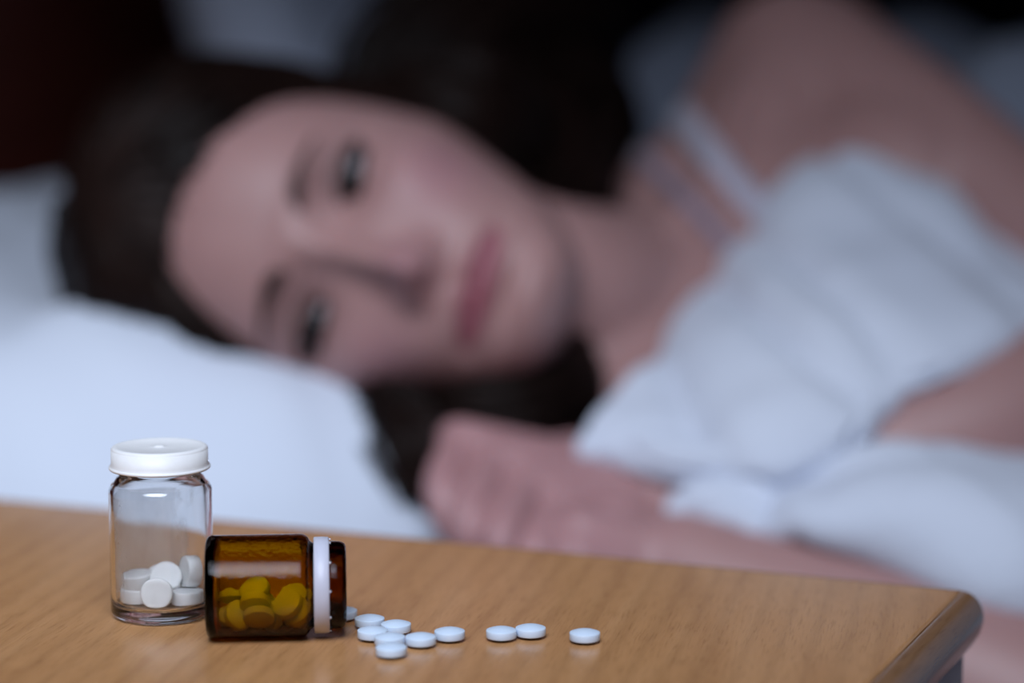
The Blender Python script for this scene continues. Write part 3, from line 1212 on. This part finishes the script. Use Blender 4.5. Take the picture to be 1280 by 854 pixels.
# eyebrows and lashes
for sx in (-1, 1):
    L = []
    for k in range(330):
        t = rnd.random()
        bx = 1.25 + 3.9 * t
        bz = 1.50 + 1.15 * t - 0.55 * t * t
        th = 0.36 * (1 - 0.6 * t)
        bz += rnd.uniform(-th, th)
        ln = rnd.uniform(0.45, 0.8)
        dx, dz = 0.85, 0.60 - 0.75 * t
        pts = []
        for i in range(4):
            s = i / 3
            pts.append(snap(h2w(sx * (bx + dx * ln * s), 9, bz + dz * ln * s), 0.0006 + 0.0008 * s))
        L.append(pts)
    raw('eyebrow', *strands(L, 0.00036, 0.00012), M['hair'], woman)
    L = []
    for k in range(150):
        dx = -1.35 + 2.75 * k / 149
        q = 1 - (dx / 1.5) ** 2
        zz = 0.27 * q + 0.06 * dx
        r2 = max(1.42 ** 2 - dx * dx - zz * zz, 0.01)
        p0 = (sx * (EYE_X + dx), EYE_F + math.sqrt(r2) - 0.02, zz - 0.02 * rnd.random())
        ln = 0.55 + 0.3 * (dx + 1.3) / 2.6
        L.append([h2w(p0[0] + sx * 0.25 * dx * s_ * ln, p0[1] + (0.75 * s_ - 0.1 * s_ * s_) * ln, p0[2] + (-0.22 * s_ + 0.55 * s_ * s_) * ln) for s_ in (0, 0.35, 0.7, 1.0)])
    for k in range(90):
        dx = -1.2 + 2.6 * k / 89
        q = 1 - (dx / 1.5) ** 2
        zz = -0.31 * q + 0.06 * dx
        r2 = max(1.42 ** 2 - dx * dx - zz * zz, 0.01)
        p0 = (sx * (EYE_X + dx), EYE_F + math.sqrt(r2) - 0.02, zz)
        L.append([h2w(p0[0] + sx * 0.12 * dx * s_, p0[1] + 0.22 * s_, p0[2] - 0.28 * s_) for s_ in (0, 0.5, 1.0)])
    raw('eyelashes', *strands(L, 0.00055, 0.00015), M['hair'], woman)

# ------------------------------------------------------------------ hair
def hairline(x, F, z):
    """> 0 where hair grows (head coordinates, cm)"""
    a_ = z - (7.0 - 0.055 * x * x)
    b_ = (2.9 + 0.22 * z) - F
    if z < -3:
        b_ = min(b_, (-3.5 - F) * 1.0)
    c_ = z + 7.5
    return min(max(a_, b_), c_)


cap_v, cap_i, cap_n = [], {}, []
hv_arr = np.array(hv).reshape(NZ + 1, NT, 3)
off_rows = []
capF = []
idx = {}
for k in range(0, NZ + 1, 2):
    for i in range(0, NT, 2):
        x, F, z = hv_arr[k, i]
        h = hairline(x, F, z)
        nrm = Vector((x / 49, (F + 0.5) / 81, max(z, -2) / 121 + 1e-6)).normalized()
        crown = min(max((z - 4) / 6, 0), 1)
        th = (0.75 + 2.2 * crown) * min(max(h, 0) / 2.5, 1) ** 0.6 if h > 0 else 0.9 * h
        wob = (0.18 if h > 0.3 else 0.0) * noise.noise(Vector((x * 0.5, F * 0.3, z * 0.5)))
        idx[(k, i)] = len(cap_v)
        cap_v.append(h2w(x + nrm.x * (th + wob), F + nrm.y * (th + wob), z + nrm.z * (th + wob)))
for k in range(0, NZ - 1, 2):
    for i in range(0, NT, 2):
        j = (i + 2) % NT
        if k + 2 <= NZ and all(hairline(*hv_arr[a_, b_]) > -0.6 for a_, b_ in ((k, i), (k, j), (k + 2, i), (k + 2, j))):
            capF.append((idx[(k, i)], idx[(k, j)], idx[(k + 2, j)], idx[(k + 2, i)]))
topc = len(cap_v)
capF.append(tuple(idx[(NZ if NZ % 2 == 0 else NZ - 1, i)] for i in range(0, NT, 2)))
hair_v, hair_f = list(cap_v), list(capF)
cap_bvh = BVHTree.FromPolygons(cap_v, capF)


def lump(pts, radii, flat=None):
    global BODYV, BODYF
    sv = (BODYV, BODYF)
    BODYV, BODYF = [], []
    limb(pts, [r * 0.8 for r in radii], 10, flat)
    o_ = len(hair_v)
    hair_v.extend(Vector(v_) for v_ in BODYV)
    hair_f.extend(tuple(k + o_ for k in f) for f in BODYF)
    BODYV, BODYF = sv


lines = []
# hair combed from the hairline over the scalp towards the nape
for k in range(2600):
    while True:
        kk, ii = rnd.randrange(NZ), rnd.randrange(NT)
        x, F, z = hv_arr[kk, ii]
        if hairline(x, F, z) > 0.05 and rnd.random() < 0.25 + 0.75 * (F > -2):
            break
    p = h2w(x, F, z)
    L = []
    lift_ = rnd.uniform(0.0005, 0.004)
    sdx = rnd.uniform(-0.25, 0.25)
    for st in range(11):
        q, nrm, _, _ = cap_bvh.find_nearest(p)
        out = nrm if (q - HEAD0).dot(nrm) > 0 else -nrm
        L.append(q + out * (lift_ if st else -0.002))
        dirv = -HF * 1.0 - HU * 0.35 + HL * (0.25 * (1 if x > 0 else -1) + sdx)
        dirv = dirv - out * dirv.dot(out)
        if dirv.length < 1e-4:
            break
        p = q + dirv.normalized() * 0.012
    if len(L) > 3:
        lines.append(L)


def lock(guides, count, spread, r0=0.0005, seedv=0):
    """strands that follow a guide path; spread = radius at each guide point"""
    rr = random.Random(seedv)
    for k in range(count):
        t = rr.uniform(0, 2 * math.pi)
        rad = math.sqrt(rr.random()) * 1.08
        pts = []
        wv = rr.uniform(0, 6)
        for i, (g_, s_) in enumerate(zip(guides, spread)):
            td = (guides[min(i + 1, len(guides) - 1)] - guides[max(i - 1, 0)]).normalized()
            a1 = Vector((0.1, 1, 0.25))
            a1 = (a1 - td * a1.dot(td)).normalized()
            a2 = td.cross(a1) * s_
            a1 = a1 * s_
            wob = 0.12 * math.sin(wv + i * 1.3)
            pts.append(list(g_ + a1 * (rad * math.cos(t) + wob) + a2 * (rad * math.sin(t) + wob * 0.5)))
        sp = catmull(pts, 4)
        lines.append([Vector(q) for q in sp])


# mass behind the neck, falling from the nape on to the pillow
g1 = [h2w(3.5, -6.5, 2.0), h2w(3.8, -6.0, -4.0), at(630, 195, 1.19), at(690, 170, 1.235), at(722, 175, 1.28), at(735, 215, 1.31)]
lump(g1, [0.030, 0.042, 0.048, 0.040, 0.026, 0.010])
lock(g1, 900, [0.034, 0.047, 0.053, 0.046, 0.032, 0.014], seedv=2)
g2 = [h2w(5.2, -2.0, 4.0), h2w(7.0, -0.9, -1.0), at(592, 156, 1.095), at(645, 215, 1.135), at(700, 260, 1.17)]
lump(g2, [0.014, 0.024, 0.026, 0.022, 0.010])
lock(g2, 500, [0.017, 0.026, 0.030, 0.027, 0.014], seedv=3)
g3 = [h2w(4.0, -7.5, 3.0), at(560, 90, 1.20), at(620, 40, 1.26), at(670, 60, 1.32), at(700, 130, 1.36)]
lump(g3, [0.030, 0.044, 0.050, 0.045, 0.02])
lock(g3, 600, [0.034, 0.049, 0.055, 0.050, 0.026], seedv=4)
# hair spilling below the cheek and throat
g4 = [h2w(-5.6, -3.5, -1.0), h2w(-6.0, 1.5, -5.0), at(570, 512, 1.000), at(640, 510, 0.995), at(700, 486, 1.010), at(716, 430, 1.045)]
lump(g4, [0.018, 0.018, 0.013, 0.014, 0.014, 0.007])
lock(g4, 700, [0.020, 0.021, 0.017, 0.018, 0.018, 0.010], seedv=5)
g6 = [h2w(-3.0, 7.6, 6.8), h2w(-4.8, 6.8, 4.4), h2w(-6.0, 5.6, 1.8), h2w(-6.6, 4.4, -0.8), h2w(-6.4, 3.4, -4.0)]
lump(g6, [0.005, 0.008, 0.010, 0.010, 0.006])
lock(g6, 420, [0.007, 0.011, 0.013, 0.013, 0.010], seedv=7)
g5 = [h2w(-6.4, 0.0, 2.0), h2w(-6.6, 2.8, -3.0), at(496, 512, 1.000), at(508, 560, 0.985), at(530, 630, 0.975)]
lump(g5, [0.010, 0.012, 0.014, 0.013, 0.008])
lock(g5, 460, [0.015, 0.018, 0.020, 0.020, 0.014], seedv=6)
sv, sf = strands(lines, 0.00075, 0.00035)
o_ = len(hair_v)
hair_v += sv
hair_f += [tuple(k + o_ for k in f) for f in sf]
raw('hair', hair_v, hair_f, M['hair'], woman)


# ------------------------------------------------------------------ camisole with thin straps
def project(px, py, off=0.0015):
    d = ray(px, py).normalized()
    q, nrm, _, _ = body_bvh.ray_cast(CAM, d)
    return (q + nrm * off, nrm) if q is not None else None


def strap(path, width, parent, name='strap', mat=None):
    pts = []
    for i in range(len(path) - 1):
        for k in range(8):
            t = k / 8
            r_ = project(path[i][0] * (1 - t) + path[i + 1][0] * t, path[i][1] * (1 - t) + path[i + 1][1] * t)
            if r_:
                pts.append(r_)
    vs, fs = [], []
    m_ = len(pts)
    # smooth the path so that the ribbon bridges hollows
    P = np.array([list(p) for p, _ in pts])
    N = np.array([list(n_) for _, n_ in pts])
    for it in range(6):
        P[1:-1] = 0.5 * P[1:-1] + 0.25 * (P[:-2] + P[2:])
        N[1:-1] = 0.5 * N[1:-1] + 0.25 * (N[:-2] + N[2:])
    for i in range(m_):
        td = Vector(P[min(i + 1, m_ - 1)] - P[max(i - 1, 0)]).normalized()
        nn = Vector(N[i]).normalized()
        sd = td.cross(nn).normalized()
        c = Vector(P[i])
        for a_, h_ in ((-1, -0.001), (-1, 0.0014), (1, 0.0014), (1, -0.001)):
            vs.append(c + sd * (a_ * width / 2) + nn * h_)
    for i in range(m_ - 1):
        for j in range(4):
            k = (j + 1) % 4
            fs.append((i * 4 + j, i * 4 + k, (i + 1) * 4 + k, (i + 1) * 4 + j))
    fs.append((0, 1, 2, 3))
    fs.append(tuple((m_ - 1) * 4 + j for j in (3, 2, 1, 0)))
    ob = pydata(name, vs, fs, mat or M['camisole'], parent)
    return ob


cami = empty('camisole')
cami.parent = woman
cami.matrix_parent_inverse = Matrix.Translation(-woman.location)
strap([(818, 104), (846, 138), (872, 172), (905, 215), (938, 252), (1010, 330)], 0.0135, cami)
strap([(792, 186), (822, 215), (845, 238), (872, 268), (930, 335)], 0.0080, cami, 'thin_strap', M['thin_strap'])
# bodice: a shell over the chest below the straps
vs, fs, idm = [], [], {}
nrmv = np.empty(nv * 3)
body_me.vertices.foreach_get('normal', nrmv)
nrmv = nrmv.reshape(-1, 3)
sel_m = np.zeros(nv, bool)
al = (co - np.array(list(TORSO[1][0]))) @ np.array(list(axis))
for c, hw, hd in TORSO:
    q = co - np.array(list(c))
    sel_m |= (q @ np.array(list(shdir)) / (hw * 1.06)) ** 2 + (q @ np.array(list(front)) / (hd * 1.35)) ** 2 + (q @ np.array(list(axis)) / 0.11) ** 2 < 1.0
q = co - np.array(list(HIP))
sel_m |= (q @ np.array(list(V)) / 0.162) ** 2 + (q @ np.array(list(U)) / 0.162) ** 2 + (q[:, 2] / 0.122) ** 2 < 1.0
sel_m &= al > 0.02
for p0_, p1_, rr_ in ((SH_L, EL_L, 0.054), (EL_L, WR_L, 0.046), (SH_R, EL_R, 0.054), (EL_R, WR_R, 0.046)):
    a0, b0 = np.array(list(p0_)), np.array(list(p1_))
    tt_ = np.clip((co - a0) @ (b0 - a0) / ((b0 - a0) @ (b0 - a0)), 0, 1)[:, None]
    sel_m &= np.linalg.norm(co - (a0 + tt_ * (b0 - a0)), axis=1) > rr_
for p in body_me.polygons:
    pv = list(p.vertices)
    if all(sel_m[k] for k in pv):
        f = []
        for k in pv:
            if k not in idm:
                idm[k] = len(vs)
                vs.append(tuple(co[k] + nrmv[k] * 0.0022))
            f.append(idm[k])
        fs.append(tuple(f))
pydata('bodice', vs, fs, M['camisole'], cami)

# ------------------------------------------------------------------ duvet hugged in front of the chest
net = [
    [(985, 240, 1.215), (1060, 225, 1.21), (1155, 250, 1.18), (1262, 340, 1.13), (1430, 455, 1.09)],
    [(942, 252, 1.150), (1050, 196, 1.14), (1156, 226, 1.12), (1280, 322, 1.085), (1430, 430, 1.05)],
    [(880, 370, 1.075), (990, 330, 1.05), (1110, 340, 1.03), (1265, 372, 1.03), (1430, 432, 1.01)],
    [(800, 470, 1.005), (920, 460, 0.985), (1080, 440, 0.972), (1262, 402, 0.995), (1430, 425, 1.03)],
    [(722, 548, 0.962), (850, 572, 0.942), (1000, 560, 0.935), (1205, 458, 0.972), (1430, 440, 1.06)],
    [(740, 570, 0.975), (860, 602, 0.950), (1000, 588, 0.945), (1205, 482, 0.985), (1430, 455, 1.09)],
    [(800, 590, 1.030), (880, 612, 1.030), (1010, 596, 1.035), (1200, 545, 1.05), (1430, 560, 1.09)],
    [(846, 642, 0.962), (1000, 612, 0.940), (1100, 580, 0.935), (1235, 588, 0.930), (1430, 640, 0.93)],
    [(838, 656, 0.930), (1000, 650, 0.905), (1120, 635, 0.895), (1260, 650, 0.885), (1430, 690, 0.88)],
    [(860, 666, 0.938), (1000, 682, 0.910), (1135, 708, 0.888), (1262, 772, 0.868), (1430, 850, 0.86)],
    [(905, 664, 0.962), (1012, 682, 0.940), (1150, 712, 0.918), (1280, 782, 0.900), (1430, 865, 0.89)],
]
rows = []
for r_ in net:
    rows.append(catmull([list(at(*q)) for q in r_], 16))
colsn = len(rows[0])
G = [None] * ((len(net) - 1) * 10 + 1)
for j in range(colsn):
    cc = catmull([r_[j] for r_ in rows], 10)
    for i, p in enumerate(cc):
        if G[i] is None:
            G[i] = []
        G[i].append(p)
Gv = []
for i, row in enumerate(G):
    o2 = []
    for j, p in enumerate(row):
        a_ = Vector(G[min(i + 1, len(G) - 1)][j]) - Vector(G[max(i - 1, 0)][j])
        b_ = Vector(row[min(j + 1, colsn - 1)]) - Vector(row[max(j - 1, 0)])
        nn = a_.cross(b_)
        nn = nn.normalized() if nn.length > 1e-9 else Vector((0, -1, 0))
        if nn.y > 0:
            nn = -nn
        pv = Vector(p)
        f1 = noise.noise(pv * 16 + Vector((3, 1, 7))) * 0.006 + noise.noise(pv * 38) * 0.0018
        fold = abs(noise.noise(Vector((pv.x * 13 + pv.z * 16, pv.z * 5 - pv.x * 5, 2.2))))
        f1 -= 0.008 * max(0, 0.22 - fold) / 0.22
        o2.append(pv + nn * f1)
    Gv.append(o2)
vs, fs = grid_mesh(Gv)
dv = pydata('duvet', vs, fs, M['duvet'])
so = dv.modifiers.new('thick', 'SOLIDIFY')
so.thickness = 0.012
so.offset = 0.0
ss = dv.modifiers.new('soft', 'SUBSURF')
ss.levels = ss.render_levels = 1
tag(dv, 'white crumpled duvet hugged against the chest and over the arm', 'duvet')

# rumpled cover on the far side of the bed, behind her back
GG = []
NB = 110
for i in range(NB + 1):
    r_ = []
    for j in range(NB + 1):
        u_ = 0.26 + 1.7 * i / NB
        tt = min(max((u_ - 0.42) / 0.2, 0), 1)
        t2 = min(max((u_ - 0.69) / 0.17, 0), 1)
        v0 = 0.74 - 0.23 * tt * tt * (3 - 2 * tt) - 0.43 * t2 * t2 * (3 - 2 * t2)
        v_ = v0 + (1.62 - v0) * j / NB
        edge = min(min(i, j * 0.6, NB - i, NB - j) / 5.5, 1) ** 0.6
        h = 0.06 + 0.22 * math.exp(-((v_ - 0.88) / 0.22) ** 2) + 0.17 * math.exp(-((u_ - 0.64) / 0.09) ** 2 - ((v_ - 0.58) / 0.07) ** 2)
        h += t2 * (0.15 + 0.08 * math.exp(-((u_ - 0.9) / 0.22) ** 2)) * math.exp(-((v_ - 0.40) / 0.20) ** 2)
        h += 0.035 * noise.noise(Vector((u_ * 6, v_ * 6, 1))) + 0.015 * noise.noise(Vector((u_ * 15, v_ * 15, 5)))
        h *= edge
        r_.append(bedp(u_, v_, MZ + 0.010 + max(h, 0.0)))
    GG.append(r_)
vs, fs = grid_mesh(GG)
bl = pydata('blanket', vs, fs, M['blanket'])
so = bl.modifiers.new('thick', 'SOLIDIFY')
so.thickness = 0.012
so.offset = 1.0
tag(bl, 'rumpled blue-grey blanket behind the back and over the hips', 'blanket')
